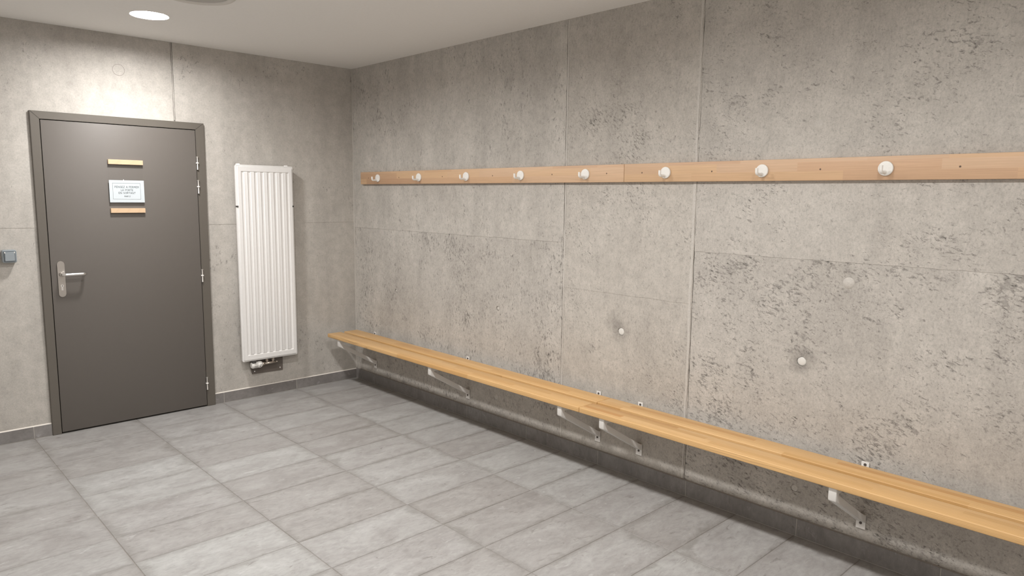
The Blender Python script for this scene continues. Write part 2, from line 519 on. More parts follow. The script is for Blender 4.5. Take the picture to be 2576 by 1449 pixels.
def panel(name, plane, loop, front, back, mat, parent, holes=(), step=0.02, amp=0.0012, seed=0):
    """cast concrete panel with ragged joints; holes are (u, v, r)"""
    rnd = random.Random(seed)
    outer = ragged(loop, step, amp, rnd)
    V2 = [Vector(p) for p in outer]
    E = [(i, (i + 1) % len(outer)) for i in range(len(outer))]
    loops = [list(range(len(outer)))]
    for (u, v, r) in holes:
        s = len(V2)
        m = 24
        for k in range(m):
            a = 2 * math.pi * k / m
            rr = r * (1 + rnd.uniform(-0.05, 0.05))
            V2.append(Vector((u + rr * math.cos(a), v + rr * math.sin(a))))
        E += [(s + k, s + (k + 1) % m) for k in range(m)]
        loops.append(list(range(s, s + m)))
    v2, e2, f2, ov, oe, of = delaunay_2d_cdt(V2, E, [], 1, 1e-6)
    bm = bmesh.new()
    def co(p, d):
        return (d, p[0], p[1]) if plane == 'x' else (p[0], d, p[1])
    vv = [bm.verts.new(co(p, front)) for p in v2]
    for f in f2:
        cx = sum(v2[i][0] for i in f) / len(f)
        cy = sum(v2[i][1] for i in f) / len(f)
        if any(math.hypot(cx - u, cy - v) < r * 0.9 for u, v, r in holes):
            continue
        bm.faces.new([vv[i] for i in f])
    bedges = [e for e in bm.edges if len(e.link_faces) == 1]
    r = bmesh.ops.extrude_edge_only(bm, edges=bedges)
    for el in r['geom']:
        if isinstance(el, bmesh.types.BMVert):
            el.co[0 if plane == 'x' else 1] = back
    for v in [v for v in bm.verts if not v.link_faces]:
        bm.verts.remove(v)
    return obj(name, bm, mat, parent)

# ------------------------------------------------------------------ floor
floor = boxo('floor', (XL - 0.15, YF - 0.15, -0.12), (0.15, 0.25, -0.0022), M['grout'])
tag(floor, 'grey porcelain tiled floor of the changing room', kind='structure')
xs = [0.0, -0.5655] + [-0.5655 - 0.6 * k for k in range(1, 5)] + [XL]
ys = [0.0, -0.3044] + [-0.3044 - 0.3002 * k for k in range(1, 18)] + [YF]
if ys[-2] - ys[-1] < 0.02:
    ys.pop(-2)
tile_cache = {}
J = 0.0016
for i in range(len(xs) - 1):
    for j in range(len(ys) - 1):
        wx, wy = xs[i] - xs[i + 1] - 2 * J, ys[j] - ys[j + 1] - 2 * J
        key = (round(wx, 4), round(wy, 4))
        if key not in tile_cache:
            bm = bmesh.new()
            a, bb = (-wx / 2, -wy / 2, -0.010), (wx / 2, wy / 2, 0.0)
            box(bm, a, bb)
            tops = [e for e in bm.edges if all(v.co.z > -0.001 for v in e.verts)]
            bmesh.ops.bevel(bm, geom=tops, offset=0.0014, segments=1, affect='EDGES')
            bmesh.ops.recalc_face_normals(bm, faces=bm.faces[:])
            me = bpy.data.meshes.new('floor_tile')
            bm.to_mesh(me); bm.free()
            me.materials.append(M['tile'])
            tile_cache[key] = me
        o = bpy.data.objects.new('floor_tile', tile_cache[key])
        COL.objects.link(o)
        o.parent = floor
        o.location = ((xs[i] + xs[i + 1]) / 2, (ys[j] + ys[j + 1]) / 2, random.uniform(-0.0004, 0.0))

# ------------------------------------------------------------------ ceiling and the walls
RECESS = 0.020
def ceiling_mesh():
    """plasterboard ceiling with a round opening for every downlight"""
    V2 = [Vector(p) for p in ((XL - 0.15, YF - 0.15), (0.15, YF - 0.15), (0.15, 0.25), (XL - 0.15, 0.25))]
    E = [(0, 1), (1, 2), (2, 3), (3, 0)]
    for x, y in LAMP_SPOTS:
        s_ = len(V2)
        for k in range(48):
            a = 2 * math.pi * k / 48
            V2.append(Vector((x + 0.1035 * math.cos(a), y + 0.1035 * math.sin(a))))
        E += [(s_ + k, s_ + (k + 1) % 48) for k in range(48)]
    v2, e2, f2, *_ = delaunay_2d_cdt(V2, E, [], 1, 1e-6)
    bm = bmesh.new()
    lo = [bm.verts.new((p[0], p[1], H)) for p in v2]
    for f in f2:
        cx, cy = sum(v2[i][0] for i in f) / len(f), sum(v2[i][1] for i in f) / len(f)
        if any(math.hypot(cx - x, cy - y) < 0.1 for x, y in LAMP_SPOTS):
            continue
        bm.faces.new([lo[i] for i in f])
    r = bmesh.ops.extrude_edge_only(bm, edges=[e for e in bm.edges if len(e.link_faces) == 1])
    for el in r['geom']:
        if isinstance(el, bmesh.types.BMVert):
            el.co.z = H + 0.15
    box(bm, (XL - 0.15, YF - 0.15, H + 0.15), (0.15, 0.25, H + 0.17))
    return bm
ceiling = obj('ceiling', ceiling_mesh(), M['ceiling'])
tag(ceiling, 'smooth white painted ceiling', kind='structure')

DX0, DX1, DZ = -2.2655, -1.2215, 2.0655     # outside of the door frame
# back wall: core around the door opening
bm = bmesh.new()
prism(bm, [(XL - 0.15, -0.1), (DX0 + 0.02, -0.1), (DX0 + 0.02, DZ - 0.02), (DX1 - 0.02, DZ - 0.02), (DX1 - 0.02, -0.1), (0.15, -0.1), (0.15, H + 0.02), (XL - 0.15, H + 0.02)], 'y', 0.010, 0.25)
wall_back = obj('wall_back', bm, M['conc_core'])
tag(wall_back, 'pale cast concrete wall with the door and radiator', kind='structure')
ZS = 1.345
JX = -1.4105
T, F_ = True, False
panel('concrete_panel', 'y', [(XL, ZS + .0008, T), (DX0, ZS + .0008, F_), (DX0, DZ, F_), (JX - .0058, DZ, T), (JX - .0058, H, F_), (XL, H, F_)], 0.0, 0.012, M['conc_back'], wall_back, seed=1)
panel('concrete_panel', 'y', [(JX + .0052, DZ, F_), (DX1, DZ, F_), (DX1, ZS + .0008, T), (0.0, ZS + .0008, F_), (0.0, H, F_), (JX + .0052, H, T)], 0.0, 0.012, M['conc_back_r'], wall_back, seed=2)
panel('concrete_panel', 'y', [(XL, 0, F_), (DX0, 0, F_), (DX0, ZS + .008, F_), (XL, ZS + .008, F_)], 0.0015, 0.012, M['conc_back'], wall_back, seed=3)
panel('concrete_panel', 'y', [(DX1, 0, F_), (0.0, 0, F_), (0.0, ZS + .008, F_), (DX1, ZS + .008, F_)], 0.0015, 0.012, M['conc_back_r'], wall_back, seed=4)

def fin(plane, u, v0, v1, width, d0, d1, mat, parent, seed, name='formwork_fin', vert=True):
    rnd = random.Random(seed)
    n = max(3, int(abs(v1 - v0) / 0.03))
    L, R_ = [], []
    wl = wr = 0
    for k in range(n + 1):
        wl = 0.7 * wl + rnd.uniform(-1, 1) * width * 0.16
        wr = 0.7 * wr + rnd.uniform(-1, 1) * width * 0.16
        v = v0 + (v1 - v0) * k / n
        a, b_ = u - width / 2 + wl, u + width / 2 + wr
        L.append((a, v) if vert else (v, a))
        R_.append((b_, v) if vert else (v, b_))
    bm = bmesh.new()
    prism(bm, L + R_[::-1], plane, d0, d1)
    return obj(name, bm, mat, parent)

fin('y', JX + 0.0005, DZ + 0.01, H, 0.0040, 0.004, 0.010, M['fin'], wall_back, 11)
# flush round patch of a filled tie hole above the door
bm = bmesh.new()
lathe(bm, [(0.0, -0.0008), (0.034, -0.0008), (0.034, 0.004)], (-1.7485, 0, 2.371), 'y', 36)
obj('round_patch', bm, M['conc_back'], wall_back)
bm = bmesh.new()
lathe(bm, [(0.0345, 0.004), (0.0345, -0.0006), (0.0375, -0.0006), (0.0375, 0.004)], (-1.7485, 0, 2.371), 'y', 40)
obj('patch_groove', bm, M['conc_core'], wall_back)

# right wall
wall_right = boxo('wall_right', (0.012, YF - 0.15, -0.1), (0.15, 0.25, H + 0.02), M['conc_core'])
tag(wall_right, 'long cast concrete wall behind the bench and coat rails', kind='structure')
Y1, Y2 = -2.392, -3.296
RZA, RZC = 1.302, 1.306
GJ = 0.0014
h = 0.0009
panel('concrete_panel', 'x', [(0.0, RZA + h, F_), (0.0, H, F_), (Y1 + GJ, H, T), (Y1 + GJ, RZA + h, T)], 0.0, 0.014, M['conc_a2'], wall_right, seed=21)
panel('concrete_panel', 'x', [(0.0, 0, F_), (0.0, RZA + .008, F_), (Y1 + GJ, RZA + .008, T), (Y1 + GJ, 0, F_)], 0.0018, 0.014, M['conc_a'], wall_right, seed=22,
      holes=[(-1.808, 0.827, 0.016), (-0.610, 0.823, 0.014)])
zb = [0.0, 1.032, 1.389, 2.281, H]
for k in range(4):
    deep_ = k in (0, 2)
    a, c = zb[k] - (0.008 if k == 2 else 0), zb[k + 1] + (0.008 if deep_ else 0)
    panel('concrete_panel', 'x', [(Y1 - GJ, a, T), (Y1 - GJ, c, (not deep_) and k < 3), (Y2 + GJ, c, T), (Y2 + GJ, a, not deep_)], [0.0013, 0.0, 0.0013, 0.0][k], 0.014, M['conc_b'], wall_right, seed=31 + k,
          holes=[(-2.8444, 0.822, 0.0235)] if k == 0 else [])
panel('concrete_panel', 'x', [(Y2 - GJ, 0, T), (Y2 - GJ, RZC + .008, F_), (YF, RZC + .008, F_), (YF, 0, F_)], 0.0015, 0.014, M['conc_c'], wall_right, seed=41,
      holes=[(-3.8848, 0.8359, 0.0235), (-3.8902, 0.2254, 0.019)])
panel('concrete_panel', 'x', [(Y2 - GJ, RZC + h, T), (Y2 - GJ, H, F_), (YF, H, F_), (YF, RZC + h, T)], 0.0, 0.014, M['conc_c2'], wall_right, seed=42)
fin('x', Y1 - 0.009, 0.09, H - 0.005, 0.008, -0.0010, 0.008, M['fin'], wall_right, 51)
fin('x', Y2 + 0.013, 0.09, H - 0.005, 0.013, -0.0014, 0.008, M['fin'], wall_right, 52)
fin('x', -0.006, 0.09, H, 0.011, -0.0050, 0.003, M['bead'], wall_right, 53, 'corner_bead')
# tie hole plugs
def plug(y, z, r, depth, mat, dome=0.0015):
    bm = bmesh.new()
    lathe(bm, [(0, depth - dome), (r * 0.6, depth - dome * 0.8), (r * 0.92, depth), (r, depth + 0.002), (r, 0.013)], (0, y, z), 'x', 28)
    return obj('tie_hole_plug', bm, mat, wall_right, smooth=True)
plug(-2.8444, 0.822, 0.0215, 0.004, M['plug'])
plug(-3.8848, 0.8359, 0.0215, 0.004, M['plug'])
plug(-3.8902, 0.2254, 0.0175, 0.0035, M['patch'])
plug(-1.808, 0.827, 0.0135, 0.0055, M['patch'])
plug(-0.610, 0.823, 0.0115, 0.0055, M['patch'])
for y, z, r in ((-4.0696, 1.2176, 0.026), (-3.8938, 1.9017, 0.026), (-1.80, 0.2148, 0.020)):
    bm = bmesh.new()
    lathe(bm, [(0, -0.0008), (r * 0.9, -0.0006), (r, 0.003)], (0, y, z), 'x', 30)
    obj('round_patch', bm, M['patch'], wall_right, smooth=True)

# an old smear of cement above the first coat rail
bm = bmesh.new()
prism(bm, ragged([(-0.56, 1.830, True), (-0.575, 1.955, True), (-0.62, 1.985, True), (-0.68, 1.978, True), (-0.71, 1.930, True), (-0.735, 1.825, True)], 0.012, 0.0016, random.Random(5)), 'x', -0.0011, 0.001)
obj('cement_smear', bm, M['conc_a2'], wall_right)

# the two unseen walls, coloured white to bounce fill light into the room
wall_left = boxo('wall_left', (XL - 0.15, YF - 0.15, -0.1), (XL, 0.25, H + 0.02), M['bouncefill'])
tag(wall_left, 'unseen wall on the left, white added to bounce fill light', kind='structure')
wall_front = boxo('wall_front', (XL - 0.15, YF - 0.15, -0.1), (0.15, YF, H + 0.02), M['bouncefill'])
tag(wall_front, 'unseen wall behind the camera, white added to bounce fill light', kind='structure')

# ------------------------------------------------------------------ skirting
def skirting(name, label, runs, plane, zt, th, bead_mat, bead_h):
    root = empty(name)
    tag(root, label, kind='structure')
    for (a, b_, joints) in runs:
        cuts = [a] + joints + [b_]
        for c0, c1 in zip(cuts, cuts[1:]):
            lo, hi = min(c0, c1) + 0.0014, max(c0, c1) - 0.0014
            if plane == 'y':
                boxo('skirting_tile', (lo, -th, 0.002), (hi, 0.0, zt), M['skirt'], root, 0.0008)
            else:
                boxo('skirting_tile', (-th, lo, 0.002), (0.0, hi, zt), M['skirt'], root, 0.0008)
        lo, hi = min(a, b_), max(a, b_)
        if plane == 'y':
            boxo('skirting_grout', (lo, -th + 0.0012, 0.0), (hi, 0.001, zt - 0.0010), M['bbgrout'], root)
            bm = bmesh.new()
            prism(bm, [(-th + 0.0008, zt - 0.0006), (-th * 0.45, zt + bead_h * 0.7), (0.0, zt + bead_h), (0.0, zt - 0.0006)], 'x', lo, hi)
        else:
            boxo('skirting_grout', (-th + 0.0012, lo, 0.0), (0.001, hi, zt - 0.0010), M['bbgrout'], root)
            bm = bmesh.new()
            prism(bm, [(-th + 0.0015, zt - 0.0006), (-th * 0.4, zt + bead_h * 0.6), (0.0, zt + bead_h), (0.0, zt - 0.0006)], 'y', lo, hi)
        obj('grout_shade_bead', bm, bead_mat, root)  # white grout on the back wall; elsewhere grey, a painted shadow line
    return root
skirting('baseboard_back', 'dark grey tile skirting along the door wall', [(0.0, DX1 + 0.001, [-0.5655, -1.1535]), (DX0 - 0.001, XL, [-2.3655, -2.9655])], 'y', 0.078, 0.011, M['groutbead'], 0.006)
skirting('baseboard_right', 'dark grey tile skirting under the bench', [(-0.011, YF, [-0.295 - 0.6035 * k for k in range(9)])], 'x', 0.086, 0.011, M['conc_core'], 0.002)
skirting('baseboard_left', 'dark grey tile skirting along the left wall', [(-0.011, YF, [-0.295 - 0.6035 * k for k in range(9)])], 'x', 0.086, 0.011, M['conc_core'], 0.002).location.x = XL + 0.011

# ------------------------------------------------------------------ door
door = empty('door_1', (-1.7435, 0, 0))
tag(door, 'flat taupe metal door with lever handle in a taupe frame', kind='structure')
def rel(o, root):
    """keep world position while parented to an unrotated root"""
    o.parent = root
    o.location = o.location - root.location
    return o
def dpart(name, bm, mat, parent=None, **k):
    o = obj(name, bm, mat, None, **k)
    return rel(o, door) if parent is None else o
IX0, IX1, IZ = -2.2160, -1.2805, 2.0175
FY = -0.020
def frame_piece(pts, name):
    bm = bmesh.new()
    prism(bm, pts, 'y', FY, 0.06)
    bmesh.ops.bevel(bm, geom=[e for e in bm.edges if all(abs(v.co.y - FY) < 1e-6 for v in e.verts)], offset=0.0016, segments=2, affect='EDGES')
    dpart(name, bm, M['frame'], auto=40)
e_ = 0.0002
frame_piece([(DX0, 0.0005), (IX0, 0.0005), (IX0, IZ - e_), (DX0, DZ - e_)], 'door_jamb')
frame_piece([(IX1, 0.0005), (DX1, 0.0005), (DX1, DZ - e_), (IX1, IZ - e_)], 'door_jamb')
frame_piece([(DX0 + e_, DZ), (IX0 + e_, IZ), (IX1 - e_, IZ), (DX1 - e_, DZ)], 'door_head')
LX0, LX1, LZ0, LZ1 = IX0 + 0.0042, IX1 - 0.0035, 0.010, IZ - 0.0045
bm = bmesh.new()
box(bm, (LX0, FY + 0.001, LZ0), (LX1, 0.03, LZ1), 0.0018, 2)
dpart('door_leaf', bm, M['door'], auto=40)
# black sheet behind the leaf, paints the shade in the gaps
bm = bmesh.new()
box(bm, (IX0 - 0.01, 0.034, 0.0), (IX1 + 0.01, 0.05, IZ + 0.01))
dpart('door_gap_shade', bm, M['black'])
# handle
hx = -2.158
bm = bmesh.new()
hw, z0, z1 = 0.0205, 0.9005, 1.1315
pts = []
for k in range(13):
    a = math.pi * k / 12
    pts.append((hx + hw * math.cos(a), z1 - hw + hw * math.sin(a)))
for k in range(13):
    a = math.pi + math.pi * k / 12
    pts.append((hx + hw * math.cos(a), z0 + hw + hw * math.sin(a)))
prism(bm, pts, 'y', FY - 0.008, FY + 0.0008)
bmesh.ops.bevel(bm, geom=[e for e in bm.edges if all(abs(v.co.y - (FY - 0.008)) < 1e-6 for v in e.verts)], offset=0.0015, segments=2, affect='EDGES')
hp = dpart('handle_plate', bm, M['steel'], auto=35)
def sub(name, bm, mat, parent, **k):
    """child of a part of the door, mesh given in room coordinates"""
    o = obj(name, bm, mat, None, **k)
    o.parent = parent
    o.location = -(parent.location + door.location)
    return o
bm = bmesh.new()
LVZ = 1.0475
tube(bm, fillet([(hx, FY - 0.008, LVZ), (hx, FY - 0.058, LVZ), (-2.030, FY - 0.058, LVZ - 0.001), (-2.030, FY - 0.020, LVZ - 0.001)], [0.018, 0.018], 8), 0.0092, 18)
sub('lever', bm, M['brightsteel'], hp, smooth=True)
bm = bmesh.new()
lathe(bm, [(0.0, -0.018), (0.0125, -0.018), (0.0135, -0.016), (0.0135, 0.0)], (hx, FY - 0.0075, LVZ), 'y', 24)
sub('lever_collar', bm, M['steel'], hp, auto=40)
bm = bmesh.new()
lathe(bm, [(0.0, -0.0025), (0.0085, -0.0025), (0.0085, 0.0)], (hx, FY - 0.0078, 0.973), 'y', 24)
box(bm, (hx - 0.005, FY - 0.0100, 0.9440), (hx + 0.005, FY - 0.0078, 0.968))
sub('lock_cylinder', bm, M['brightsteel'], hp)
bm = bmesh.new()
box(bm, (hx - 0.0013, FY - 0.0109, 0.969), (hx + 0.0013, FY - 0.0102, 0.978))
sub('keyhole', bm, M['black'], hp)
# four hinges
for zt, zbm in ((1.8303, 1.738), (1.6652, 1.5693), (1.0253, 0.9325), (0.2234, 0.1274)):
    zm = zbm + (zt - zbm) * 0.50
    c = (-1.2785, FY - 0.0055, 0)
    bm = bmesh.new()
    r = 0.0058
    lathe(bm, [(0, zbm), (r + .0005, zbm), (r + .0005, zbm + .003), (r, zbm + .004), (r, zt - .005), (r + .0025, zt - .005), (r + .0025, zt - .001), (0, zt)], c, 'z', 18)
    hg = dpart('hinge', bm, M['hinge'], auto=40)
    bm = bmesh.new()
    lathe(bm, [(r, zm - .0052), (r + .0035, zm - .004), (r + .0042, zm), (r + .0035, zm + .004), (r, zm + .0052)], c, 'z', 18)
    sub('hinge_collar', bm, M['whitesteel'], hg, smooth=True)

# ------------------------------------------------------------------ radiator
RX0, RX1, RZ0, RZ1 = -1.0255, -0.5800, 0.3020, 1.7840
rad = empty('radiator', (-0.803, 0, 0.302))
tag(rad, 'tall white vertical panel radiator with fluted front on the concrete wall', 'radiator')
def rpart(name, bm, mat, **k):
    o = obj(name, bm, mat, None, **k)
    return rel(o, rad)
def rsub(name, bm, mat, parent, **k):
    o = obj(name, bm, mat, None, **k)
    o.parent = parent
    o.location = -(parent.location + rad.location)
    return o
# back body (water panel) and the rolled flange of the front
bm = bmesh.new()
box(bm, (RX0 + 0.006, -0.064, RZ0 + 0.006), (RX1 - 0.006, -0.030, RZ1 - 0.006), 0.004, 2)
rpart('radiator_body', bm, M['radiator'], auto=40)
bm = bmesh.new()
def rrect(x0, x1, z0, z1, r, n=5):
    p = []
    for cx, cz, a0 in ((x1 - r, z1 - r, 0), (x0 + r, z1 - r, 90), (x0 + r, z0 + r, 180), (x1 - r, z0 + r, 270)):
        for k in range(n + 1):
            a = math.radians(a0 + 90 * k / n)
            p.append((cx + r * math.cos(a), cz + r * math.sin(a)))
    return p
prof = [(0.0, -0.060), (0.0, -0.0690), (0.0015, -0.0710), (0.0060, -0.0710), (0.0072, -0.0690), (0.0095, -0.0690), (0.0125, -0.0790)]
rings = []
for ins, y in prof:
    rings.append([bm.verts.new((x, y, z)) for x, z in rrect(RX0 + ins, RX1 - ins, RZ0 + ins, RZ1 - ins, max(0.010 - ins * 0.6, 0.002))])
n_ = len(rings[0])
for A, B in zip(rings, rings[1:]):
    for k in range(n_):
        bm.faces.new((A[k], A[(k + 1) % n_], B[(k + 1) % n_], B[k]))
# fluted field
PITCH, GW, DEP = 0.0500, 0.0235, 0.0064
gx0 = (RX0 + RX1) / 2 - 3.5 * PITCH
gz0, gz1 = RZ0 + 0.046, RZ1 - 0.046
fx0, fx1, fz0, fz1 = RX0 + 0.0125, RX1 - 0.0125, RZ0 + 0.0125, RZ1 - 0.0125
YF_ = -0.0790
inner = rings[-1]
bm2 = bmesh.new()
V2 = [Vector((v.co.x, v.co.z)) for v in inner]
E2 = [(i, (i + 1) % n_) for i in range(n_)]
fieldx0, fieldx1 = gx0 - GW / 2, gx0 + 7 * PITCH + GW / 2
s0 = len(V2)
field = rrect(fieldx0, fieldx1, gz0, gz1, 0.004, 3)
V2 += [Vector(p) for p in field]
m_ = len(field)
E2 += [(s0 + i, s0 + (i + 1) % m_) for i in range(m_)]
v2, e2, f2, *_ = delaunay_2d_cdt(V2, E2, [], 1, 1e-7)
vv = [bm.verts.new((p[0], YF_, p[1])) for p in v2]
for f in f2:
    cx = sum(v2[i][0] for i in f) / 3
    cz = sum(v2[i][1] for i in f) / 3
    if gz0 < cz < gz1 and fieldx0 < cx < fieldx1:
        continue
    bm.faces.new([vv[i] for i in f])
A = [bm.verts.new((x, YF_, z)) for x, z in field]
B = [bm.verts.new((x, YF_ + DEP, z)) for x, z in rrect(fieldx0 + 0.0032, fieldx1 - 0.0032, gz0 + 0.0055, gz1 - 0.0055, 0.003, 3)]
for k in range(m_):
    bm.faces.new((A[k], A[(k + 1) % m_], B[(k + 1) % m_], B[k]))
bm.faces.new(B)
bmesh.ops.remove_doubles(bm, verts=bm.verts[:], dist=1e-5)
rfront = rpart('radiator_front', bm, M['radiator'], auto=25)
for k in range(7):
    c = gx0 + (k + 0.5) * PITCH
    hw_ = (PITCH - GW) / 2
    bm = bmesh.new()
    rg = []
    for ins, y in ((-0.0032, YF_ + DEP + 0.0005), (0.0, YF_ + 0.0011), (0.0009, YF_ + 0.0004)):
        rg.append([bm.verts.new((x, y, z)) for x, z in rrect(c - hw_ + ins, c + hw_ - ins, gz0 + 0.0068 + ins * 1.6, gz1 - 0.0068 - ins * 1.6, 0.0025, 3)])
    n = len(rg[0])
    for A, B in zip(rg, rg[1:]):
        for i in range(n):
            bm.faces.new((A[i], A[(i + 1) % n], B[(i + 1) % n], B[i]))
    bm.faces.new(rg[-1])
    rsub('radiator_flute', bm, M['radiator'], rfront, auto=25)
# wall brackets that peep out on top, clips at the sides
for x, wd in ((-0.999, 0.020), (-0.624, 0.016)):
    bm = bmesh.new()
    prism(bm, [(-0.062, RZ1 - 0.012), (-0.062, RZ1 + 0.005), (-0.056, RZ1 + 0.009), (-0.034, RZ1 + 0.009), (-0.034, RZ1 - 0.012)], 'x', x - wd / 2, x + wd / 2)
    rpart('wall_bracket', bm, M['radiator'])
for x in (-0.93, -0.68):
    bm = bmesh.new()
    box(bm, (x - 0.012, -0.032, RZ0 + 0.10), (x + 0.012, -0.0005, RZ0 + 0.16), 0.001)
    rpart('wall_bracket', bm, M['radiator'])
for x0, x1 in ((RX0 - 0.001, RX0 + 0.011), (RX1 - 0.0085, RX1 + 0.001)):
    bm = bmesh.new()
    box(bm, (x0, -0.0745, 1.472), (x1, -0.050, 1.484), 0.0008)
    rpart('side_clip', bm, M['clip'])
# pipe plate, valve and pipes
bm = bmesh.new()
prism(bm, [(-0.9265, 0.1815), (-0.6770, 0.1775), (-0.6745, 0.330), (-0.945, 0.330), (-0.938, 0.232)], 'y', -0.0045, -0.0002)
pp = rpart('pipe_plate', bm, M['plate'])
for x, z in ((-0.9063, 0.2015), (-0.6975, 0.1995)):
    bm = bmesh.new()
    lathe(bm, [(0, -0.0035), (0.0045, -0.0025), (0.0065, 0.0)], (x, -0.0045, z), 'y', 18)
    rsub('plate_screw', bm, M['brightsteel'], pp, smooth=True)
VY, VZ = -0.048, 0.2625
bm = bmesh.new()
R0 = 0.0265
lathe(bm, [(0, -0.954), (0.0190, -0.954), (0.0245, -0.949), (R0, -0.938), (R0, -0.908), (0.0235, -0.903), (0.0235, -0.901), (R0, -0.897), (R0 - .0005, -0.880), (0.021, -0.870), (0.0145, -0.864), (0, -0.864)], (0, VY, VZ), 'x', 32)
vh = rpart('thermostat_head', bm, M['white'], auto=50)
for k in range(12):
    a = 2 * math.pi * k / 12 + 0.13
    ca, sa = math.cos(a), math.sin(a)
    bm = bmesh.new()
    box(bm, (-0.936, -0.0012, -0.0012), (-0.912, 0.0012, 0.0012))
    bm.transform(Matrix.Translation((0, VY + ca * R0, VZ + sa * R0)) @ Matrix.Rotation(a, 4, 'X'))
    rsub('head_slot', bm, M['slot'], vh)
bm = bmesh.new()
box(bm, (-0.893, VY - R0 - 0.0006, VZ - 0.0008), (-0.879, VY - R0 + 0.003, VZ + 0.0016))
rsub('scale_mark', bm, M['slot'], vh)
bm = bmesh.new()
lathe(bm, [(0, -0.0007), (0.0034, -0.0007), (0.0034, 0.003)], (-0.892, VY - 0.0245, VZ - 0.0105), 'y', 14)
rsub('scale_dot', bm, M['black'], vh)
bm = bmesh.new()
box(bm, (-0.951, -0.075, VZ + 0.019), (-0.922, -0.045, RZ0 - 0.001), 0.003)
rpart('drain_cap', bm, M['clip'])
bm = bmesh.new()
tube(bm, [(-0.866, VY, VZ), (-0.846, VY, VZ)], 0.0125, 16)
tube(bm, [(-0.846, VY, VZ), (-0.752, VY, VZ + 0.001)], 0.0085, 16)
tube(bm, [(-0.752, VY, VZ + 0.001), (-0.738, VY, VZ + 0.001)], 0.0055, 12)
rpart('valve_body', bm, M['nickel'], smooth=True)
for x in (-0.826, -0.776):
    bm = bmesh.new()
    tube(bm, [(x, VY, VZ), (x, VY, RZ0 + 0.008)], 0.0075, 14)
    pq = rpart('riser_pipe', bm, M['nickel'], smooth=True)
    bm = bmesh.new()
    lathe(bm, [(0.007, VZ + 0.018), (0.0115, VZ + 0.018), (0.0115, VZ + 0.031), (0.007, VZ + 0.031)], (x, VY, 0), 'z', 6)
    rsub('pipe_nut', bm, M['nickel'], pq)
    bm = bmesh.new()
    tube(bm, [(x, VY, VZ + 0.002), (x, 0.0, VZ + 0.002)], 0.007, 14)
    rpart('wall_pipe', bm, M['nickel'], smooth=True)

# ------------------------------------------------------------------ light switch
sw = empty('light_switch', (-2.4243, 0, 1.177))
tag(sw, 'grey blue surface mounted light switch left of the door', 'switch')
def spart(name, bm, mat, **k):
    return rel(obj(name, bm, mat, None, **k), sw)
def shell(x0, x1, z0, z1, r, stack):
    bm = bmesh.new()
    rg = []
    for ins, y in stack:
        rg.append([bm.verts.new((x, y, z)) for x, z in rrect(x0 + ins, x1 - ins, z0 + ins, z1 - ins, max(r - ins, 0.0015), 6)])
    n = len(rg[0])
    for A, B in zip(rg, rg[1:]):
        for k in range(n):
            bm.faces.new((A[k], A[(k + 1) % n], B[(k + 1) % n], B[k]))
    bm.faces.new(rg[-1])
    bm.faces.new(rg[0][::-1])
    return bm
sx0, sx1, sz0, sz1 = -2.462, -2.388, 1.1365, 1.2155
spart('switch_housing', shell(sx0, sx1, sz0, sz1, 0.011, [(0.0, 0.0), (0.0, -0.036), (0.0015, -0.041), (0.004, -0.044), (0.0065, -0.044), (0.0075, -0.038)]), M['switchlight'], auto=35)
spart('switch_frame', shell(sx0 + 0.0075, sx1 - 0.0075, sz0 + 0.0075, sz1 - 0.0075, 0.005, [(0.0, -0.036), (0.0, -0.0462), (0.0012, -0.0475), (0.0035, -0.0475), (0.0045, -0.042)]), M['switch'], auto=35)
spart('switch_rocker', shell(sx0 + 0.0120, sx1 - 0.0120, sz0 + 0.0120, sz1 - 0.0120, 0.003, [(0.0, -0.040), (0.0, -0.0500), (0.0016, -0.0520)]), M['switchlight'], auto=35)
for x in (sx0 + 0.0125, sx1 - 0.0125):
    bm = bmesh.new()
    box(bm, (x - 0.0026, -0.0532, sz1 - 0.0205), (x + 0.0026, -0.046, sz1 - 0.0105), 0.0022, 2)
    spart('cover_lug', bm, M['white'], auto=40)

# ------------------------------------------------------------------ notice on the door
hold = empty('sign_holder', (-1.7465, FY, 1.436))
tag(hold, 'clear acrylic sign holder with two pale wooden bars fixed to the door', 'sign holder')
def hpart(name, bm, mat, **k):
    return rel(obj(name, bm, mat, None, **k), hold)
for z0, z1 in ((1.7555, 1.7865), (1.4360, 1.4665)):
    bm = bmesh.new()
    box(bm, (-1.8520, FY - 0.0165, z0), (-1.6410, FY + 0.0008, z1), 0.0010)
    hpart('wooden_bar', bm, M['signwood'])
bm = bmesh.new()
box(bm, (-1.8500, FY - 0.0110, 1.4600), (-1.6430, FY - 0.0085, 1.7620))
hpart('clear_sheet', bm, M['acrylic'])
note = empty('paper_notice', (-1.748, FY - 0.0125, 1.505))
tag(note, 'white printed notice in French hanging on the sign holder', 'notice')
def npart(name, bm, mat, **k):
    return rel(obj(name, bm, mat, None, **k), note)
NX0, NX1, NZ0, NZ1 = -1.8540, -1.6415, 1.5055, 1.6520
bm = bmesh.new()
box(bm, (NX0, FY - 0.0135, NZ0), (NX1, FY - 0.0117, NZ1))
npart('paper_sheet', bm, M['paper'])
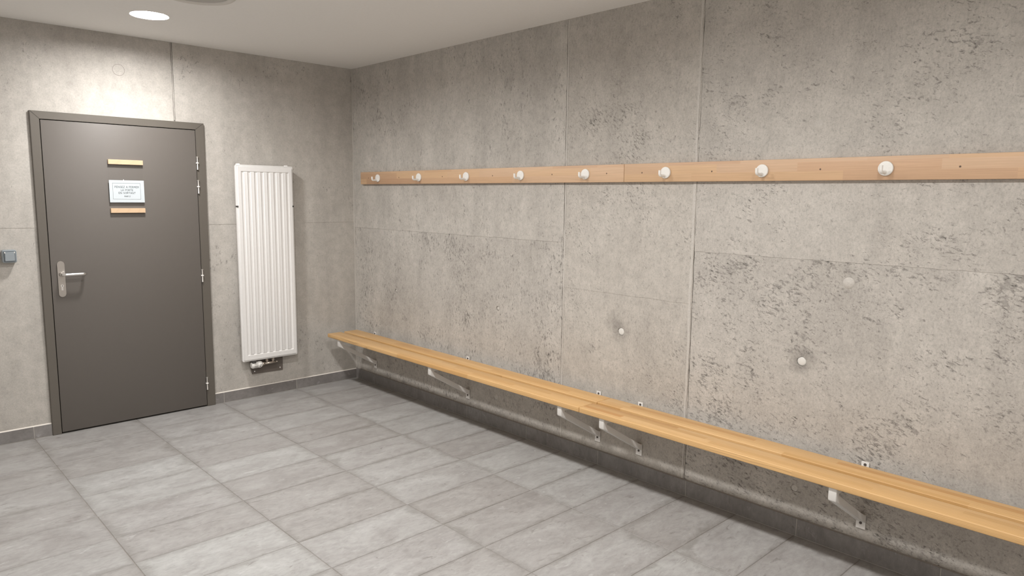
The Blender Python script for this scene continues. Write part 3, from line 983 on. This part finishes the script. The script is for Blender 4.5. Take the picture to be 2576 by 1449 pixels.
def ribbon(bm, pts, wd, y):
    """flat stroke along a polyline in the x-z plane, broken at sharp corners"""
    pts = [Vector(p) for p in pts]
    pts = [p for i, p in enumerate(pts) if i == 0 or (p - pts[i - 1]).length > 1e-6]
    for i in range(1, len(pts) - 1):
        if (pts[i] - pts[i - 1]).angle(pts[i + 1] - pts[i]) > 0.9:
            ribbon(bm, pts[:i + 1], wd, y)
            ribbon(bm, pts[i:], wd, y)
            return
    n = len(pts)
    L, R2 = [], []
    for i, p in enumerate(pts):
        if i == 0: t = pts[1] - p
        elif i == n - 1: t = p - pts[i - 1]
        else: t = (pts[i + 1] - p).normalized() + (p - pts[i - 1]).normalized()
        t = t.normalized()
        if i == 0: p = p - t * wd * 0.4
        if i == n - 1: p = p + t * wd * 0.4
        nn = Vector((-t.y, t.x)) * wd / 2
        L.append(bm.verts.new((p.x + nn.x, y, p.y + nn.y)))
        R2.append(bm.verts.new((p.x - nn.x, y, p.y - nn.y)))
    for i in range(n - 1):
        bm.faces.new((L[i], L[i + 1], R2[i + 1], R2[i]))
def arc(cx, cy, rx, ry, a0, a1, n=9):
    return [(cx + rx * math.cos(math.radians(a0 + (a1 - a0) * k / n)), cy + ry * math.sin(math.radians(a0 + (a1 - a0) * k / n))) for k in range(n + 1)]
GLY = {   # strokes in a unit-high box, with the advance
    'P': ([[(.06, 0), (.06, 1)], [(.06, 1)] + arc(.3, .74, .3, .26, 90, -90) + [(.06, .48)]], .70),
    'E': ([[(.62, 1), (.05, 1), (.05, 0), (.62, 0)], [(.05, .52), (.55, .52)]], .72),
    'N': ([[(.04, 0), (.04, 1), (.72, 0), (.72, 1)]], .88),
    'S': ([arc(.34, .74, .28, .26, 35, 270) + arc(.34, .24, .30, .24, 90, -150)], .74),
    'Z': ([[(.05, 1), (.68, 1), (.04, 0), (.72, 0)]], .80),
    'A': ([[(.0, 0), (.36, 1), (.72, 0)], [(.13, .36), (.60, .36)]], .82),
    'F': ([[(.05, 0), (.05, 1), (.60, 1)], [(.05, .52), (.52, .52)]], .66),
    'R': ([[(.05, 0), (.05, 1)], [(.05, 1)] + arc(.30, .75, .28, .25, 90, -90) + [(.05, .5)], [(.28, .5), (.64, 0)]], .74),
    'M': ([[(.04, 0), (.14, 1), (.44, .25), (.74, 1), (.84, 0)]], .98),
    'L': ([[(.05, 1), (.05, 0), (.58, 0)]], .66),
    'O': ([arc(.40, .5, .38, .5, 90, 450, 18)], .90),
    'T': ([[(.0, 1), (.72, 1)], [(.36, 1), (.36, 0)]], .78),
    'm': ([[(.04, 0), (.04, .60)], arc(.20, .38, .16, .2, 180, 0) + [(.36, 0)], arc(.52, .38, .16, .2, 180, 0) + [(.68, 0)]], .80),
    'e': ([[(.03, .32), (.50, .32)] + arc(.27, .30, .25, .30, 5, 310, 14)], .58),
    'r': ([[(.05, 0), (.05, .6)], arc(.24, .36, .19, .22, 180, 45)], .44),
    'c': ([arc(.27, .30, .25, .30, 50, 310, 12)], .54),
    'i': ([[(.06, 0), (.06, .58)], [(.06, .80), (.06, .84)]], .20),
    ' ': ([], .42),
}
def write(text, cx, base, size, wd, y):
    bm = bmesh.new()
    total = sum(GLY[c][1] + 0.10 for c in text) - 0.10
    x = cx - total * size / 2
    for c in text:
        strokes, adv = GLY[c]
        for s in strokes:
            ribbon(bm, [(x + u * size, base + v * size) for u, v in s], wd, y)
        x += (adv + 0.10) * size
    return bm
NY = FY - 0.0138
for t, b_, s_ in (('PENSEZ A FERMER', 1.6015, 0.0122), ('LA PORTE', 1.5815, 0.0118), ('EN SORTANT', 1.5620, 0.0122), ('merci', 1.5420, 0.0125)):
    npart('printed_line', write(t, -1.7475, b_, s_, 0.0017, NY), M['ink'])
bm = bmesh.new()
bx0, bx1, bz0, bz1 = NX0 + 0.0205, NX1 - 0.0235, NZ0 + 0.0215, NZ1 - 0.0190
for a, c in (((bx0, bz0), (bx1, bz0)), ((bx1, bz0), (bx1, bz1)), ((bx1, bz1), (bx0, bz1)), ((bx0, bz1), (bx0, bz0))):
    ribbon(bm, [a, c], 0.0014, NY)
npart('printed_border', bm, M['ink'])
bm = bmesh.new()
lathe(bm, [(0, -0.0012), (0.0028, -0.0012), (0.0028, 0.0)], (-1.7655, FY - 0.0117, 1.6545), 'y', 12)
npart('tack', bm, M['white'])

# ------------------------------------------------------------------ coat rails
def hook_mesh():
    bm = bmesh.new()
    lathe(bm, [(0, -0.0100), (0.0262, -0.0100), (0.0276, -0.0098), (0.0292, -0.0088), (0.0300, -0.0065), (0.0300, -0.001), (0.0290, 0.0005)], (0, 0, 0), 'x', 40)
    d = bpy.data.meshes.new('hook_plate')
    bmesh.ops.recalc_face_normals(bm, faces=bm.faces[:])
    bm.to_mesh(d); bm.free()
    d.materials.append(M['white'])
    for p in d.polygons: p.use_smooth = True
    d.set_sharp_from_angle(angle=math.radians(50))
    bm = bmesh.new()
    path = fillet([(-0.0095, 0, -0.0165), (-0.056, 0, -0.0165), (-0.056, 0, 0.0105)], 0.011, 7)
    tube(bm, path, 0.0070, 18)
    lathe(bm, [(0.0070, -0.0150), (0.0085, -0.0115), (0.0100, -0.0098)], (0, 0, -0.0165), 'x', 18)
    bmesh.ops.recalc_face_normals(bm, faces=bm.faces[:])
    p_ = bpy.data.meshes.new('peg')
    bm.to_mesh(p_); bm.free()
    p_.materials.append(M['white'])
    for q in p_.polygons: q.use_smooth = True
    p_.set_sharp_from_angle(angle=math.radians(50))
    return d, p_
HOOK_D, HOOK_P = hook_mesh()
bm = bmesh.new()
lathe(bm, [(0, -0.0006), (0.0022, -0.0006), (0.0036, -0.0004), (0.0044, 0.0004)], (0, 0, 0), 'x', 16)
SCREW_ME = bpy.data.meshes.new('rail_screw')
bm.to_mesh(SCREW_ME); bm.free()
SCREW_ME.materials.append(M['screwhole'])
RT, RB = 1.7572, 1.6599
def rail(y0, y1, hooks, screws, label):
    root = empty('coat_rail', (0, (y0 + y1) / 2, RB))
    tag(root, label, 'coat rack', 'wooden coat rails on the concrete wall')
    bm = bmesh.new()
    box(bm, (-0.025, y1 + 0.0012, RB), (0.0, y0 - 0.0012, RT), 0.0022, 2)
    b_ = rel(obj('rail_board', bm, M['beech'], None, auto=40), root)
    # the wood needs its own metres: shift the mesh origin to the board
    b_.data.transform(Matrix.Translation((0, -(y0 + y1) / 2, -RB)))
    b_.location = (0, 0, 0)
    for y in hooks:
        hk = link_mesh('coat_hook', HOOK_D, None, root)
        hk.location = (-0.025, y - root.location.y, 1.7066 - RB)
        pg = link_mesh('peg', HOOK_P, None, hk)
    for y in screws:
        s = link_mesh('rail_screw', SCREW_ME, None, root)
        s.location = (-0.025, y - root.location.y, 1.7086 - RB)
    return root
rail(-0.1525, -2.850, [-0.4146, -0.9624, -1.5069, -2.041, -2.5756], [-0.273, -0.7018, -1.2388, -1.7736, -2.309, -2.7288],
     'wooden coat rail with five white hooks nearer the room corner')
rail(-2.850, -5.548, [-3.1224, -3.6551, -4.1941, -4.733, -5.275], [-2.9702, -3.3894, -3.9236, -4.4604, -5.0, -5.43],
     'wooden coat rail with white hooks running out of the right of the picture')

# ------------------------------------------------------------------ wall benches
BT, BB = 0.4520, 0.4230
BHW = 0.0165
def bracket_meshes():
    out = {}
    bm = bmesh.new()
    # triangle of square tube: top arm, front nose, sloping strut
    prism(bm, [(-0.3435, BB), (-0.3435, 0.3725), (-0.3395, 0.3650), (-0.3330, 0.3620), (-0.3150, 0.3830), (-0.3150, BB)], 'y', -BHW, BHW)
    bmesh.ops.bevel(bm, geom=[e for e in bm.edges if abs(e.verts[0].co.y - e.verts[1].co.y) < 1e-6], offset=0.0018, segments=2, affect='EDGES')
    out['bracket_nose'] = bm
    bm = bmesh.new()
    box(bm, (-0.3160, -BHW + 0.0008, BB - 0.030), (-0.0035, BHW - 0.0008, BB - 0.0002), 0.0015)
    out['bracket_arm'] = bm
    bm = bmesh.new()
    A = [(-0.3345, 0.3625), (-0.3155, 0.3880)]
    K = [(-0.070, 0.2080), (-0.070, 0.2410)]
    Wl = [(-0.0030, 0.1690), (-0.0030, 0.2010)]
    sec = []
    for (lo, hi), hw_ in ((A, BHW - 0.0003), (K, BHW - 0.0003), (Wl, BHW + 0.0040)):
        sec.append([bm.verts.new((lo[0], -hw_, lo[1])), bm.verts.new((hi[0], -hw_, hi[1])), bm.verts.new((hi[0], hw_, hi[1])), bm.verts.new((lo[0], hw_, lo[1]))])
    for P_, Q_ in zip(sec, sec[1:]):
        for k in range(4):
            bm.faces.new((P_[k], P_[(k + 1) % 4], Q_[(k + 1) % 4], Q_[k]))
    bm.faces.new(sec[0][::-1]); bm.faces.new(sec[-1])
    bmesh.ops.bevel(bm, geom=[e for e in bm.edges if abs(e.verts[0].co.y - e.verts[1].co.y) < 0.006 and abs(e.verts[0].co.x - e.verts[1].co.x) > 0.02], offset=0.0022, segments=2, affect='EDGES')
    out['bracket_strut'] = bm
    bm = bmesh.new()
    box(bm, (-0.0035, -0.0200, 0.1375), (0.0, 0.0200, 0.2050), 0.0008)
    out['lower_plate'] = bm
    bm = bmesh.new()
    box(bm, (-0.0035, -0.0160, BB - 0.036), (0.0, 0.0160, 0.4440), 0.0008)
    out['upper_plate'] = bm
    bm = bmesh.new()
    lathe(bm, [(0, -0.0030), (0.0028, -0.0042), (0.0052, -0.0038), (0.0062, -0.0015), (0.0062, 0.0)], (-0.0035, 0, 0), 'x', 16)
    out['plate_screw'] = bm
    res = {}
    for k, b_ in out.items():
        bmesh.ops.recalc_face_normals(b_, faces=b_.faces[:])
        me = bpy.data.meshes.new(k)
        b_.to_mesh(me); b_.free()
        me.materials.append(M['screw'] if k == 'plate_screw' else M['whitesteel'])
        if k in ('bracket_nose', 'bracket_strut', 'plate_screw'):
            for p in me.polygons: p.use_smooth = True
            me.set_sharp_from_angle(angle=math.radians(30))
        res[k] = me
    return res
BM_ = bracket_meshes()
def bench(y0, y1, brackets, label):
    yc = (y0 + y1) / 2
    root = empty('wall_bench', (0, yc, 0))
    tag(root, label, 'bench', 'slatted wall benches')
    for xa, xb in ((-0.3550, -0.2345), (-0.2030, -0.0800)):
        bm = bmesh.new()
        box(bm, (xa, y1 + 0.0012 - yc, BB), (xb, y0 - 0.0012 - yc, BT), 0.0034, 3)
        me_off = Matrix.Translation((-xa + 0.0002, 0, -BB))
        bm.transform(me_off)
        o = obj('seat_plank', bm, M['pine'], root, auto=35)
        o.location = (xa - 0.0002, 0, BB)
    for y in brackets:
        nose = link_mesh('bracket', BM_['bracket_nose'], None, root)
        nose.location = (0, y - yc, 0)
        for k in ('bracket_arm', 'bracket_strut', 'lower_plate', 'upper_plate'):
            link_mesh(k, BM_[k], None, nose)
        for z in (0.1640, 0.4310):
            s = link_mesh('plate_screw', BM_['plate_screw'], None, nose)
            s.location = (0, 0, z)
    return root
bench(-0.150, -2.850, [-0.302, -1.503, -2.698], 'pine plank wall bench on white brackets, end near the room corner')
bench(-2.850, -5.550, [-2.998, -4.196, -5.398], 'pine plank wall bench on white brackets, running out of the picture at right')

# ------------------------------------------------------------------ ceiling fittings
def lamp_meshes():
    out = []
    for nm, prof, mt in (('diffuser', [(0.0, RECESS), (0.098, RECESS)], 'lamp'),
                         ('reflector', [(0.0985, RECESS + 0.001), (0.1000, RECESS * 0.4), (0.1022, 0.0)], 'reflector'),
                         ('trim_ring', [(0.1022, 0.001), (0.1026, -0.0022), (0.1045, -0.0028), (0.1065, 0.0)], 'white')):
        bm = bmesh.new()
        lathe(bm, prof, (0, 0, 0), 'z', 48)
        me = bpy.data.meshes.new(nm)
        bm.to_mesh(me); bm.free()
        me.materials.append(M[mt])
        for p in me.polygons: p.use_smooth = True
        out.append(me)
    return out
LAMP_MESHES = lamp_meshes()
for k, (x, y) in enumerate(LAMP_SPOTS):
    t = empty('ceiling_downlight', (x, y, H))
    lab = ['round lit downlight in the ceiling above the taupe door',
           'round lit downlight, second from the door wall', 'round lit downlight, third from the door wall', 'round lit downlight, fourth from the door wall'][k]
    tag(t, lab, 'ceiling light', 'row of ceiling downlights')
    for me in LAMP_MESHES:
        link_mesh(me.name, me, None, t)
vent = empty('ceiling_grille', (-1.719, -1.352, H))
tag(vent, 'round grey ceiling fitting with pale rim at the top edge of the picture', 'ceiling fitting')
bm = bmesh.new()
lathe(bm, [(0.148, -0.004), (0.150, -0.012), (0.162, -0.0145), (0.178, -0.012), (0.1885, -0.004), (0.1890, 0.0)], (0, 0, 0), 'z', 64)
obj('grille_rim', bm, M['rim'], vent, smooth=True)
bm = bmesh.new()
lathe(bm, [(0.0, -0.0035), (0.060, -0.0035), (0.150, -0.0050)], (0, 0, 0), 'z', 64)
obj('grille_face', bm, M['grille'], vent, smooth=True)
